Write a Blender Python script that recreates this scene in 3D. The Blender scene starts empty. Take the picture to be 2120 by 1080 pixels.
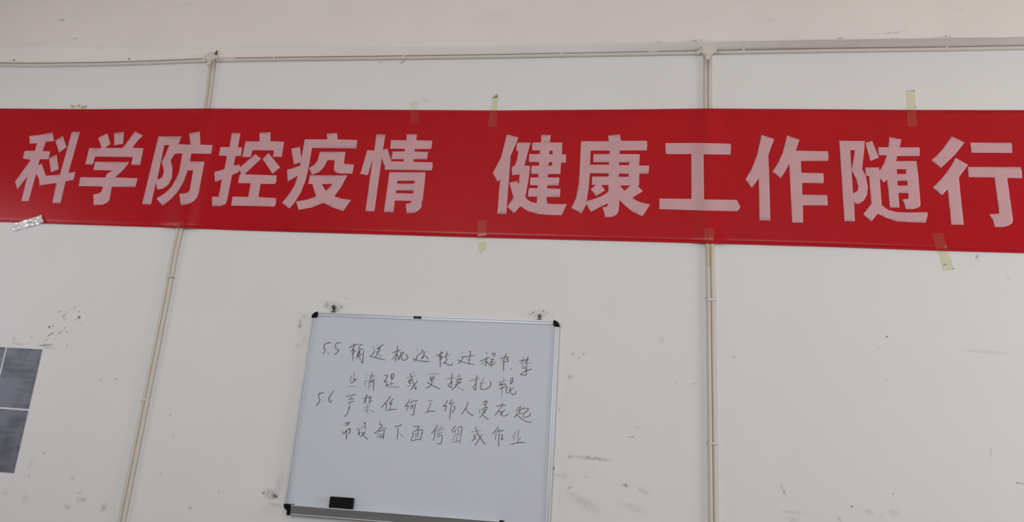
import bpy, bmesh, math, random
from mathutils import Vector, Matrix, noise
from mathutils.geometry import tessellate_polygon
random.seed(7)
sc = bpy.context.scene
COL = sc.collection
R = math.radians

# ------------------------------------------------------------------ camera
CAM = Vector((0.0, -3.30, 1.55))
YAW, PITCH, ROLL, FPX = R(-8.91), R(16.56), R(4.08), 1500.0
_f = Vector((math.sin(YAW)*math.cos(PITCH), math.cos(YAW)*math.cos(PITCH), math.sin(PITCH)))
_r0 = Vector((math.cos(YAW), -math.sin(YAW), 0))
_u0 = _r0.cross(_f)
_r = _r0*math.cos(ROLL) + _u0*math.sin(ROLL)
_u = -_r0*math.sin(ROLL) + _u0*math.cos(ROLL)
cd = bpy.data.cameras.new('camera'); cam = bpy.data.objects.new('camera', cd); COL.objects.link(cam)
cd.sensor_fit = 'HORIZONTAL'; cd.sensor_width = 36.0; cd.lens = 36.0*FPX/2120.0
M = Matrix((_r, _u, -_f)).transposed().to_4x4(); M.translation = CAM
cam.matrix_world = M
sc.camera = cam

def P(px, py, d=0.0):
    """point of the plane d metres in front of the wall (wall at y=0) seen at that spot of the photograph"""
    v = _r*((px-1060)/FPX) - _u*((py-540)/FPX) + _f
    t = (-d - CAM.y)/v.y
    return CAM + v*t

# ------------------------------------------------------------------ light
sc.view_settings.view_transform = 'Standard'; sc.view_settings.look = 'None'
sc.view_settings.gamma = 1; sc.view_settings.use_curve_mapping = False
sc.view_settings.exposure = 0.0
w = bpy.data.worlds.new('daylight'); sc.world = w; w.use_nodes = True
w.node_tree.nodes['Background'].inputs[0].default_value = (0.80, 0.88, 1.0, 1)
w.node_tree.nodes['Background'].inputs[1].default_value = 0.4
def area(name, loc, target, sx, sy, power, col):
    l = bpy.data.lights.new(name, 'AREA'); l.shape = 'RECTANGLE'; l.size = sx; l.size_y = sy
    l.energy = power; l.color = col
    o = bpy.data.objects.new(name, l); COL.objects.link(o); o.location = loc
    o.rotation_euler = (Vector(target)-Vector(loc)).to_track_quat('-Z', 'Y').to_euler()
    return o
# daylight entering through the room's windows (one in the left wall, one in the right, two behind the camera)
area('window_light_left_near', (-4.55, -1.35, 2.35), (0, -1.35, 2.35), 1.0, 1.6, 15, (0.93, 0.98, 1.05))
area('window_light_rear_left', (-1.6, -4.85, 2.5), (-1.6, 0, 2.5), 1.7, 1.6, 64, (0.97, 1.0, 1.03))
area('window_light_rear_right', (1.6, -4.85, 2.5), (1.6, 0, 2.5), 1.9, 1.6, 34, (0.98, 1.0, 1.02))
area('window_light_right', (4.55, -1.7, 2.2), (0, -1.7, 2.2), 1.6, 1.5, 76, (0.99, 0.995, 0.99))

# ------------------------------------------------------------------ materials
def S(r, g, b):
    f = lambda c: (c/255/12.92) if c/255 <= 0.04045 else ((c/255+0.055)/1.055)**2.4
    return (f(r), f(g), f(b), 1)
def mat(name, col, rough=0.6, metal=0.0, spec=0.5, var=0.0, vscale=6.0, bump=0.0, bscale=60.0, coat=0.0, stretch=None):
    m = bpy.data.materials.new(name); m.use_nodes = True
    nt = m.node_tree; b = nt.nodes['Principled BSDF']
    b.inputs['Base Color'].default_value = col; b.inputs['Roughness'].default_value = rough
    b.inputs['Metallic'].default_value = metal; b.inputs['Specular IOR Level'].default_value = spec
    b.inputs['Coat Weight'].default_value = coat
    tc = nt.nodes.new('ShaderNodeTexCoord'); vec = tc.outputs['Object']
    if stretch:
        mp = nt.nodes.new('ShaderNodeMapping'); mp.inputs['Scale'].default_value = stretch
        nt.links.new(vec, mp.inputs['Vector']); vec = mp.outputs['Vector']
    if var:
        n = nt.nodes.new('ShaderNodeTexNoise'); n.inputs['Scale'].default_value = vscale; n.inputs['Detail'].default_value = 6
        nt.links.new(vec, n.inputs['Vector'])
        rp = nt.nodes.new('ShaderNodeValToRGB'); rp.color_ramp.elements[0].position = 0.3; rp.color_ramp.elements[1].position = 0.7
        rp.color_ramp.elements[0].color = tuple(c*(1-var) for c in col[:3])+(1,)
        rp.color_ramp.elements[1].color = tuple(min(1, c*(1+var)) for c in col[:3])+(1,)
        nt.links.new(n.outputs['Fac'], rp.inputs['Fac']); nt.links.new(rp.outputs['Color'], b.inputs['Base Color'])
    if bump:
        n2 = nt.nodes.new('ShaderNodeTexNoise'); n2.inputs['Scale'].default_value = bscale; n2.inputs['Detail'].default_value = 8
        nt.links.new(vec, n2.inputs['Vector'])
        bp = nt.nodes.new('ShaderNodeBump'); bp.inputs['Strength'].default_value = bump; bp.inputs['Distance'].default_value = 0.01
        nt.links.new(n2.outputs['Fac'], bp.inputs['Height']); nt.links.new(bp.outputs['Normal'], b.inputs['Normal'])
    return m
WALL = mat('painted_plaster', S(224, 222, 221), 0.85, spec=0.25, var=0.012, vscale=2.2, bump=0.06, bscale=22)
BEAM = mat('painted_beam', S(231, 223, 220), 0.85, spec=0.25, var=0.02, vscale=3.0, bump=0.12, bscale=9)
CEIL = mat('painted_ceiling', S(214, 198, 180), 0.9, var=0.02)
SIDE = mat('side_wall_paint', S(176, 172, 164), 0.8, var=0.02)
FLOOR = mat('floor_terrazzo', S(104, 98, 92), 0.5, var=0.15, vscale=30)
PIPE = mat('painted_plastic_pipe', S(205, 197, 187), 0.45, var=0.03, vscale=8, bump=0.04, bscale=40)
BOX = mat('painted_plastic_box', S(212, 204, 193), 0.5, var=0.03, vscale=30)
RED = mat('red_banner_cloth', S(178, 8, 24), 0.32, spec=0.29, var=0.05, vscale=2.0, bump=0.10, bscale=5)
PAPER = mat('white_character_paper', S(204, 158, 164), 0.5, spec=0.3, var=0.045, vscale=9, bump=0.05, bscale=12)
ALU = mat('aluminium', S(194, 197, 202), 0.42, metal=0.35, var=0.02, vscale=30)
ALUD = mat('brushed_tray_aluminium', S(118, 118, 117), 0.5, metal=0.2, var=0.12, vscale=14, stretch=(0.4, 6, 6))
BLACK = mat('black_plastic', S(9, 9, 10), 0.6, spec=0.15)
ENAMEL = mat('whiteboard_enamel', S(202, 206, 216), 0.5, spec=0.22, var=0.01, vscale=3)
INK = mat('board_marker_ink', S(50, 50, 58), 0.5, var=0.25, vscale=60)
FELT = mat('eraser_felt', S(10, 10, 12), 0.9, bump=0.2, bscale=400)
GREYP = mat('grey_label_print', S(110, 110, 116), 0.5)
STEEL = mat('dull_dark_steel', S(88, 84, 80), 0.45, metal=0.7, var=0.3, vscale=150)
DARKW = mat('dark_splinter', S(84, 78, 74), 0.8, var=0.2, vscale=200)
SHEET = mat('white_sheet', S(214, 214, 222), 0.5)
HOLE = mat('dark_hole', S(40, 36, 34), 0.9)

def tape_mat(name, tint, gloss, diff, dcol):
    m = bpy.data.materials.new(name); m.use_nodes = True; nt = m.node_tree; nt.nodes.clear()
    out = nt.nodes.new('ShaderNodeOutputMaterial')
    tr = nt.nodes.new('ShaderNodeBsdfTransparent'); tr.inputs[0].default_value = tint
    df = nt.nodes.new('ShaderNodeBsdfDiffuse'); df.inputs[0].default_value = dcol
    gl = nt.nodes.new('ShaderNodeBsdfGlossy'); gl.inputs['Roughness'].default_value = 0.22
    mx = nt.nodes.new('ShaderNodeMixShader')
    n = nt.nodes.new('ShaderNodeTexNoise'); n.inputs['Scale'].default_value = 60; n.inputs['Detail'].default_value = 4
    tc = nt.nodes.new('ShaderNodeTexCoord'); nt.links.new(tc.outputs['Object'], n.inputs['Vector'])
    ml = nt.nodes.new('ShaderNodeMath'); ml.operation = 'MULTIPLY'; ml.inputs[1].default_value = diff*2
    nt.links.new(n.outputs['Fac'], ml.inputs[0]); nt.links.new(ml.outputs[0], mx.inputs[0])
    nt.links.new(tr.outputs[0], mx.inputs[1]); nt.links.new(df.outputs[0], mx.inputs[2])
    m2 = nt.nodes.new('ShaderNodeMixShader'); m2.inputs[0].default_value = gloss
    nt.links.new(mx.outputs[0], m2.inputs[1]); nt.links.new(gl.outputs[0], m2.inputs[2])
    nt.links.new(m2.outputs[0], out.inputs[0])
    return m
TAPE = tape_mat('aged_clear_tape', (0.965, 0.955, 0.83, 1), 0.03, 0.05, S(205, 198, 165))
TAPEF = tape_mat('faint_clear_tape', (0.985, 0.975, 0.94, 1), 0.02, 0.03, S(205, 195, 180))
TAPEW = tape_mat('crumpled_clear_tape', (0.98, 0.98, 0.98, 1), 0.35, 0.9, S(255, 252, 254))

def smudge_mat(name, col):
    m = bpy.data.materials.new(name); m.use_nodes = True; nt = m.node_tree; nt.nodes.clear()
    L = nt.links.new
    out = nt.nodes.new('ShaderNodeOutputMaterial')
    tr = nt.nodes.new('ShaderNodeBsdfTransparent'); df = nt.nodes.new('ShaderNodeBsdfDiffuse'); df.inputs[0].default_value = col
    mx = nt.nodes.new('ShaderNodeMixShader')
    uv = nt.nodes.new('ShaderNodeUVMap'); uv.uv_map = 'UVMap'
    ln = nt.nodes.new('ShaderNodeVectorMath'); ln.operation = 'LENGTH'; L(uv.outputs[0], ln.inputs[0])
    mr = nt.nodes.new('ShaderNodeMapRange'); mr.interpolation_type = 'SMOOTHSTEP'
    mr.inputs[1].default_value = 1.0; mr.inputs[2].default_value = 0.15; mr.inputs[3].default_value = 0; mr.inputs[4].default_value = 1
    L(ln.outputs['Value'], mr.inputs[0])
    tc = nt.nodes.new('ShaderNodeTexCoord')
    n = nt.nodes.new('ShaderNodeTexNoise'); n.inputs['Scale'].default_value = 90; n.inputs['Detail'].default_value = 5
    L(tc.outputs['Object'], n.inputs['Vector'])
    nr = nt.nodes.new('ShaderNodeMapRange'); nr.inputs[1].default_value = 0.35; nr.inputs[2].default_value = 0.68
    L(n.outputs['Fac'], nr.inputs[0])
    at = nt.nodes.new('ShaderNodeAttribute'); at.attribute_name = 'strength'
    a = nt.nodes.new('ShaderNodeMath'); a.operation = 'MULTIPLY'; L(mr.outputs[0], a.inputs[0]); L(nr.outputs[0], a.inputs[1])
    b = nt.nodes.new('ShaderNodeMath'); b.operation = 'MULTIPLY'; L(a.outputs[0], b.inputs[0]); L(at.outputs['Fac'], b.inputs[1])
    L(b.outputs[0], mx.inputs[0]); L(tr.outputs[0], mx.inputs[1]); L(df.outputs[0], mx.inputs[2]); L(mx.outputs[0], out.inputs[0])
    return m
DIRT = smudge_mat('wall_dirt', S(92, 88, 86))

# ------------------------------------------------------------------ builders
def mesh_obj(name, verts, faces, m, parent=None, origin=None, smooth=False):
    origin = Vector(origin) if origin is not None else (sum((Vector(v) for v in verts), Vector())/max(1, len(verts)))
    me = bpy.data.meshes.new(name)
    me.from_pydata([tuple(Vector(v)-origin) for v in verts], [], faces); me.update()
    if m: me.materials.append(m)
    if smooth:
        for p in me.polygons: p.use_smooth = True
    o = bpy.data.objects.new(name, me); COL.objects.link(o)
    base = world_loc(parent) if parent else Vector()
    o.parent = parent; o.location = origin - base
    return o
def world_loc(o):
    v = Vector()
    while o: v += o.location; o = o.parent
    return v
def empty(name, loc, label, cat, group=None):
    o = bpy.data.objects.new(name, None); COL.objects.link(o); o.location = loc; o.empty_display_size = 0.05
    return tag(o, label, cat, group)
def tag(o, label=None, cat=None, group=None, kind=None):
    for k, v in (('label', label), ('category', cat), ('group', group), ('kind', kind)):
        if v: o[k] = v
    return o
def box(v, f, x0, x1, y0, y1, z0, z1):
    n = len(v)
    v += [(x0,y0,z0),(x1,y0,z0),(x1,y1,z0),(x0,y1,z0),(x0,y0,z1),(x1,y0,z1),(x1,y1,z1),(x0,y1,z1)]
    f += [(n,n+3,n+2,n+1),(n+4,n+5,n+6,n+7),(n,n+1,n+5,n+4),(n+1,n+2,n+6,n+5),(n+2,n+3,n+7,n+6),(n+3,n,n+4,n+7)]
def boxes(name, lst, m, parent=None, bevel=0, rotY=None, pivot=None, origin=None):
    v, f = [], []
    for b in lst: box(v, f, *b)
    if rotY is not None:
        c, s = math.cos(rotY), math.sin(rotY)
        v = [(pivot[0]+(x-pivot[0])*c+(z-pivot[2])*s, y, pivot[2]-(x-pivot[0])*s+(z-pivot[2])*c) for x, y, z in v]
    o = mesh_obj(name, v, f, m, parent, origin)
    if bevel:
        md = o.modifiers.new('bevel', 'BEVEL'); md.width = bevel; md.segments = 2
    return o
def tube(name, pts, r, m, parent=None, n=14, caps=True, extra=None):
    """round pipe along a polyline"""
    v, f = [], []
    pts = [Vector(p) for p in pts]
    for i, p in enumerate(pts):
        t = (pts[min(i+1, len(pts)-1)] - pts[max(i-1, 0)]).normalized()
        a = t.cross(Vector((0, 1, 0))).normalized(); b = a.cross(t).normalized()
        rr = r if not extra else r*extra[i]
        for k in range(n):
            q = 2*math.pi*k/n
            v.append(p + a*(rr*math.cos(q)) + b*(rr*math.sin(q)))
        if i:
            for k in range(n):
                k2 = (k+1) % n
                f.append(((i-1)*n+k, (i-1)*n+k2, i*n+k2, i*n+k))
    if caps:
        f.append(tuple(range(n))[::-1]); f.append(tuple(range((len(pts)-1)*n, len(pts)*n)))
    return mesh_obj(name, v, f, m, parent, smooth=True)
def dense(pts, step):
    out = []
    for a, b in zip(pts, pts[1:]):
        k = max(1, int(math.hypot(b[0]-a[0], b[1]-a[1])/step))
        out += [(a[0]+(b[0]-a[0])*i/k, a[1]+(b[1]-a[1])*i/k) for i in range(k)]
    return out+[pts[-1]]
def interp(tab, x):
    if x <= tab[0][0]:
        (x0, y0), (x1, y1) = tab[0], tab[1]
    elif x >= tab[-1][0]:
        (x0, y0), (x1, y1) = tab[-2], tab[-1]
    else:
        for (x0, y0), (x1, y1) in zip(tab, tab[1:]):
            if x0 <= x <= x1: break
    return y0+(y1-y0)*(x-x0)/(x1-x0)
def disc(v, f, c, r, y0, y1, n=24, r2=None):
    b = len(v); r2 = r2 or r
    for k in range(n):
        q = 2*math.pi*k/n; v.append((c[0]+r*math.cos(q), y0, c[1]+r*math.sin(q)))
    for k in range(n):
        q = 2*math.pi*k/n; v.append((c[0]+r2*math.cos(q), y1, c[1]+r2*math.sin(q)))
    for k in range(n):
        k2 = (k+1) % n; f.append((b+k, b+k2, b+n+k2, b+n+k))
    f.append(tuple(range(b+n, b+2*n))); f.append(tuple(range(b, b+n))[::-1])

# ------------------------------------------------------------------ the room
ZC = P(1060, 113).z                       # corner between wall and beam underside
BD = 0.105                                # how far the beam stands out
X0, X1, YR, ZT = -4.6, 4.6, -4.9, 4.35
wall = tag(boxes('wall_back', [(X0, X1, 0, 0.24, 0, ZT)], WALL, origin=(0, 0, 0)), kind='structure')
tag(boxes('floor', [(X0, X1, YR, 0, -0.1, 0)], FLOOR, origin=(0, 0, 0)), kind='structure')
tag(boxes('ceiling', [(X0-.2, X1+.2, YR-.2, 0.24, ZT, ZT+0.15)], CEIL, origin=(0, 0, ZT)), kind='structure')
def holed(name, axis, c, thick, a0, a1, holes, z1, m):
    """wall with rectangular window openings; holes = (a_start, a_end, z0, z1)"""
    lst = []; a = a0
    for h in holes:
        lst += [(a, h[0], 0, z1), (h[0], h[1], 0, h[2]), (h[0], h[1], h[3], z1)]; a = h[1]
    lst.append((a, a1, 0, z1))
    if axis == 'x': bs = [(c, c+thick, p, q, r, s) for p, q, r, s in lst]
    else: bs = [(p, q, c, c+thick, r, s) for p, q, r, s in lst]
    return tag(boxes(name, bs, m, origin=(0, 0, 0)), kind='structure')
holed('wall_left', 'x', X0-.2, .2, YR, 0, [(-1.9, -0.8, 1.5, 3.2)], ZT, SIDE)
holed('wall_right', 'x', X1, .2, YR, 0, [(-2.5, -0.9, 1.45, 2.95)], ZT, SIDE)
holed('wall_front', 'y', YR-.2, .2, X0, X1, [(-2.45, -0.75, 1.7, 3.3), (0.65, 2.55, 1.7, 3.3)], ZT, SIDE)
def wframe(name, axis, c, a0, a1, z0, z1):
    t = .05; m = (a0+a1)/2
    L = [(a0, a0+t, z0, z1), (a1-t, a1, z0, z1), (a0+t, a1-t, z0, z0+t), (a0+t, a1-t, z1-t, z1), (m-t/2, m+t/2, z0+t, z1-t)]
    if axis == 'x': bs = [(c, c+.05, p, q, r, s) for p, q, r, s in L]
    else: bs = [(p, q, c, c+.05, r, s) for p, q, r, s in L]
    return tag(boxes(name, bs, ALU), kind='structure')
wframe('window_1', 'x', X0-.12, -1.9, -0.8, 1.5, 3.2)
wframe('window_2', 'x', X1+.07, -2.5, -0.9, 1.45, 2.95)
wframe('window_3', 'y', YR-.12, -2.45, -0.75, 1.7, 3.3)
wframe('window_4', 'y', YR-.12, 0.65, 2.55, 1.7, 3.3)

# beam along the top of the wall: uneven plastered lower edge
EDGE = [(-400, 101), (0, 101), (250, 101), (450, 100), (600, 98.5), (860, 98), (1000, 96.5), (1060, 95), (1200, 90.5), (1400, 86), (1600, 83),
        (1700, 81), (1860, 79), (1960, 77), (2060, 76), (2120, 74.5), (2500, 66)]
# line of the sideways pipe tucked under the beam
HP = [(-300, 133.5), (0, 134.3), (70, 135), (200, 133.5), (300, 130.5), (443, 125), (600, 122.5), (860, 119.5), (1000, 117.5), (1160, 114.5), (1450, 109.5), (1700, 105), (1960, 101.5), (2120, 98.5), (2420, 93)]
DEP = [(-400, .015), (250, .02), (700, .032), (1200, .036), (1500, .065), (1800, .125), (2500, .13)]
def beam():
    v, f = [], []; N = 150
    xs = [-420+i*(2960/N) for i in range(N+1)]
    rows = []
    for px in xs:
        BD = interp(DEP, px)
        p1 = P(px, interp(EDGE, px)+0.5*noise.noise(Vector((px*.02, 0, 0))), BD)
        p0 = P(px, interp(HP, px)-2.5, 0)
        rows.append([(p0.x, .0, p0.z), (p1.x, -BD+.004, p1.z-.0005), (p1.x, -BD-.001, p1.z+.005), (p1.x, -BD, p1.z+.03),
                     (p1.x+(X0-p1.x)*0, -BD-.004*noise.noise(Vector((px*.01, 3, 0))), p1.z+.25), (p1.x, -BD, ZT), (p1.x, 0, ZT)])
    e = rows[0]; rows.insert(0, [(X0, q[1], q[2]) for q in e]); e = rows[-1]; rows.append([(X1, q[1], q[2]) for q in e])
    K = len(rows[0])
    for r in rows: v.extend(r)
    for i in range(len(rows)-1):
        for k in range(K):
            a, b = i*K+k, i*K+(k+1) % K
            f.append((a, b, b+K, a+K))
    f.append(tuple(range(K))); f.append(tuple(range(len(v)-K, len(v)))[::-1])
    o = mesh_obj('trim_1', v, f, BEAM, origin=(0, 0, ZC))
    return tag(o, 'off-white plastered beam running along the top of the wall', kind='structure')
beam()

# ------------------------------------------------------------------ pipes
PR = 0.0092
LEFT = [(440, 128), (436.5, 155), (432.5, 190), (428, 222), (413, 290), (391, 390), (372, 475), (361.5, 520), (345, 610), (318, 745), (295, 860), (275, 960), (251, 1080), (190, 1340)]
RIGHT = [(1465, 118), (1465, 200), (1467, 300), (1469, 480), (1471.5, 600), (1473, 740), (1475, 900), (1477, 1080), (1482, 1340)]
def linex(tab):
    q = [P(x, y, PR) for x, y in tab]; q = sorted([(p.z, p.x) for p in q]); return q
LX, RX = linex(LEFT), linex(RIGHT)
def pipe_h(x, z):
    """how far the pipe pairs stand out from the wall at (x, z)"""
    h = 0
    for T in (LX, RX):
        d = abs(x-interp(T, z))
        if d < 2.9*PR: h = max(h, 2*PR+.0002)
    return h
box1 = P(440, 122, 0); box2 = P(1464, 109, 0)
def clip(parent, p, along):
    """saddle clip: a short half ring over a pipe with two ears"""
    v, f = [], []; w2 = .006; n = 8
    for s in (-w2, w2):
        pr = [(-.018, 0.0005), (-.0112, .001)]+[(-.0106*math.cos(math.pi*k/n), .0088+.0112*math.sin(math.pi*k/n)) for k in range(n+1)]+[(.0112, .001), (.018, .0005)]
        for a, b in pr:
            v.append((p.x+s, -b, p.z+a) if along == 'x' else (p.x+a, -b, p.z+s))
    k = len(v)//2
    for i in range(k-1): f.append((i, i+1, k+i+1, k+i))
    o = mesh_obj('clip', v, f, BOX, parent)
    md = o.modifiers.new('t', 'SOLIDIFY'); md.thickness = .0016; md.offset = 1
    return o
def run(name, tab, top, label):
    p0 = P(*top, 0); t = empty(name, (p0.x, 0, p0.z), label, 'conduit', 'vertical twin conduits')
    pts = [P(x, y, PR) for x, y in dense(tab, 40)]
    for s in (-1, 1):
        tube('pipe', [(q.x+s*PR*1.02, -PR-.0003, q.z) for q in pts if q.z > .02], PR, PIPE, t)
    return t
lt = run('conduit', LEFT, (440, 135), 'pair of cream pipes leaning down the wall left of the whiteboard')
rt = run('conduit', RIGHT, (1465, 125), 'pair of cream pipes running straight down right of the whiteboard')
def band(parent, px, py, label=None):
    c = P(px, py, 0); v, f = [], []
    n = 10; L = .0195; h = .005
    for s in (-h, h):
        for k in range(n+1):
            a = math.pi*k/n; v.append((c.x-L*math.cos(a), -.0215*min(1, math.sin(a)*1.8), c.z+s))
    for i in range(n): f.append((i, i+1, n+1+i+1, n+1+i))
    o = mesh_obj('strap', v, f, BOX, parent)
    md = o.modifiers.new('t', 'SOLIDIFY'); md.thickness = .001
band(lt, 301.5, 828); band(rt, 1475.5, 918); band(rt, 1472, 622); band(lt, 356, 573)
hole = P(356.5, 573.5, .021); v, f = [], []; disc(v, f, (hole.x, hole.z), .003, -.021, -.0232, 10); mesh_obj('screw', v, f, HOLE, lt)

p = P(1060, 116, 0)
hz = empty('conduit', (p.x, 0, p.z), 'long thin cream pipe running sideways under the beam', 'conduit')
def hseg(a, b):
    pts = [(x, interp(HP, x)) for x in [a+(b-a)*i/40 for i in range(41)]]
    q = [P(x, y, .0098) for x, y in pts]
    tube('pipe', [(k.x, -.0100, k.z) for k in q], .0094, PIPE, hz)
GAPSHADE = mat('gap_shade', S(92, 80, 74), 0.7)
def shade_seg(a, b):  # thin dark tube added as the shade in the gap under the beam
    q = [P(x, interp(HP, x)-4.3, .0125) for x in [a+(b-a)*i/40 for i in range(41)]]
    tag(tube('shade_line', [(k.x, -.0125, k.z) for k in q], .0015, GAPSHADE, hz, n=8), 'thin dark line added as the shade in the gap between pipe and beam')
shade_seg(-290, 432); shade_seg(457, 1343); shade_seg(1362, 1450); shade_seg(1478, 2410)
hseg(-290, 432); hseg(448, 1455); hseg(1474, 2410)
for px in (570, 838, 1163, 1538, 1956): clip(hz, P(px, interp(HP, px), 0), 'x')
for a, b in ((428, 418), (452, 488), (1440, 1450)):
    q = [P(a, interp(HP, a), .0098), P(b, interp(HP, b), .0098)]
    tube('coupler', [(k.x, -.0112, k.z) for k in q], .0112, BOX, hz)
def jbox(c, label, arms, r=.0305):
    t = empty('junction_box', (c.x, 0, c.z), label, 'junction box', 'round junction boxes')
    v, f = [], []; disc(v, f, (c.x, c.z), r, -.001, -.026, 28)
    for dx, dz in arms:
        n = len(v); L = math.hypot(dx, dz); ux, uz = dx/L, dz/L; h = .0125
        for yy in (-.001, -.0235):
            for a, b in ((0, -h), (L, -h*.95), (L, h*.95), (0, h)):
                v.append((c.x+ux*a-uz*b, yy, c.z+uz*a+ux*b))
        f += [(n+4, n+5, n+6, n+7), (n, n+1, n+5, n+4), (n+1, n+2, n+6, n+5), (n+2, n+3, n+7, n+6), (n, n+3, n+2, n+1)]
    b = mesh_obj('body', v, f, BOX, t); md = b.modifiers.new('b', 'BEVEL'); md.width = .002; md.segments = 2
    v, f = [], []; disc(v, f, (c.x, c.z+.001), r*.93, -.0262, -.0300, 28, r*.88); mesh_obj('lid', v, f, BOX, t)
    for s in (-1, 1):
        v, f = [], []; disc(v, f, (c.x+s*r*.6, c.z+.001), .0028, -.0302, -.0312, 8)
        mesh_obj('screw', v, f, BOX, t)
jbox(box1, 'cream round junction box at the top of the leaning left pipes', [(-.040, .002), (.040, -.001), (-.004, -.050)], .0285)
jbox(box2, 'cream round junction box at the top of the straight right pipes', [(-.042, -.002), (.042, -.003), (.001, -.052)], .0315)
# dark splinter sticking out above the left box
c = P(446, 110, .02); a = P(450, 104, .024)
v = [(c.x-.010, -.002, c.z-.012), (c.x+.006, -.002, c.z-.012), (c.x+.004, -.022, c.z-.012), (c.x-.008, -.020, c.z-.010), (a.x, -.026, a.z+.004)]
tag(mesh_obj('splinter', v, [(0, 1, 2, 3), (0, 4, 1), (1, 4, 2), (2, 4, 3), (3, 4, 0)], DARKW), 'small dark pointed splinter sticking up behind the left junction box', 'splinter')
# broken clip stubs above the left part of the sideways pipe
for px, py, lb in ((30, 125, 'tiny dark nail stub on the wall near the left frame edge'), (268, 122.5, 'tiny dark nail stub left of the left junction box')):
    c = P(px, py, .004); v, f = [], []
    disc(v, f, (c.x, c.z), .0025, 0, -.010, 8, .0034); o = mesh_obj('nail', v, f, STEEL); tag(o, lb, 'nail')

# ------------------------------------------------------------------ the banner
BT = [(-300, 222), (0, 224.5), (170, 226), (430, 224.5), (700, 226.5), (1030, 228.5), (1300, 226.5), (1460, 224.5), (1700, 226), (1890, 227.5), (2120, 228), (2420, 229)]
BB = [(-300, 449), (0, 459), (100, 462.5), (365, 471), (500, 476.5), (990, 491), (1450, 503), (1700, 510), (1960, 519), (2120, 523.5), (2420, 534)]
def off(px, py):
    q = P(px, py, 0)
    h = .0045
    for T, wd in ((LX, .075), (RX, .055)):
        dd = (q.x-interp(T, q.z))/wd; h = max(h, .0045+.0195*math.exp(-dd**2))
    h += .0022*(1+noise.noise(Vector((q.x*2.3, q.z*1.3, .5)))) + .0012*noise.noise(Vector((q.x*9, q.z*2.5, 4.5)))
    return h
def build_banner():
    xs = [-290+i*4.0 for i in range(int(2690/4)+1)]; NV = 24
    v, f = [], []
    for px in xs:
        t, b = interp(BT, px), interp(BB, px)
        for k in range(NV+1):
            py = t+(b-t)*k/NV
            v.append(P(px, py, off(px, py)))
    for i in range(len(xs)-1):
        for k in range(NV):
            a = i*(NV+1)+k; f.append((a, a+1, a+NV+2, a+NV+1))
    c = P(1060, 350, 0)
    bn = empty('banner', (c.x, 0, c.z), 'long red cloth banner with large pale Chinese characters across the wall', 'banner')
    o = mesh_obj('cloth', v, f, RED, bn, smooth=True)
    md = o.modifiers.new('t', 'SOLIDIFY'); md.thickness = .0006; md.offset = 1
    # hems: folded strip along the top and bottom edges
    for tab, s in ((BT, 1), (BB, -1)):
        v, f = [], []
        for i, px in enumerate(xs):
            y0 = interp(tab, px)+s*.2
            for dy, e in ((0, .0009), (s*3.2, .0010), (s*3.6, .0007)):
                v.append(P(px, y0+dy, off(px, y0+dy)+e))
            if i:
                n = (i-1)*3
                for k in (0, 1): f.append((n+k, n+k+1, n+k+4, n+k+3) if s > 0 else (n+k, n+k+3, n+k+4, n+k+1))
        mesh_obj('hem', v, f, RED, bn, smooth=True)
    return bn
banner = build_banner()

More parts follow.
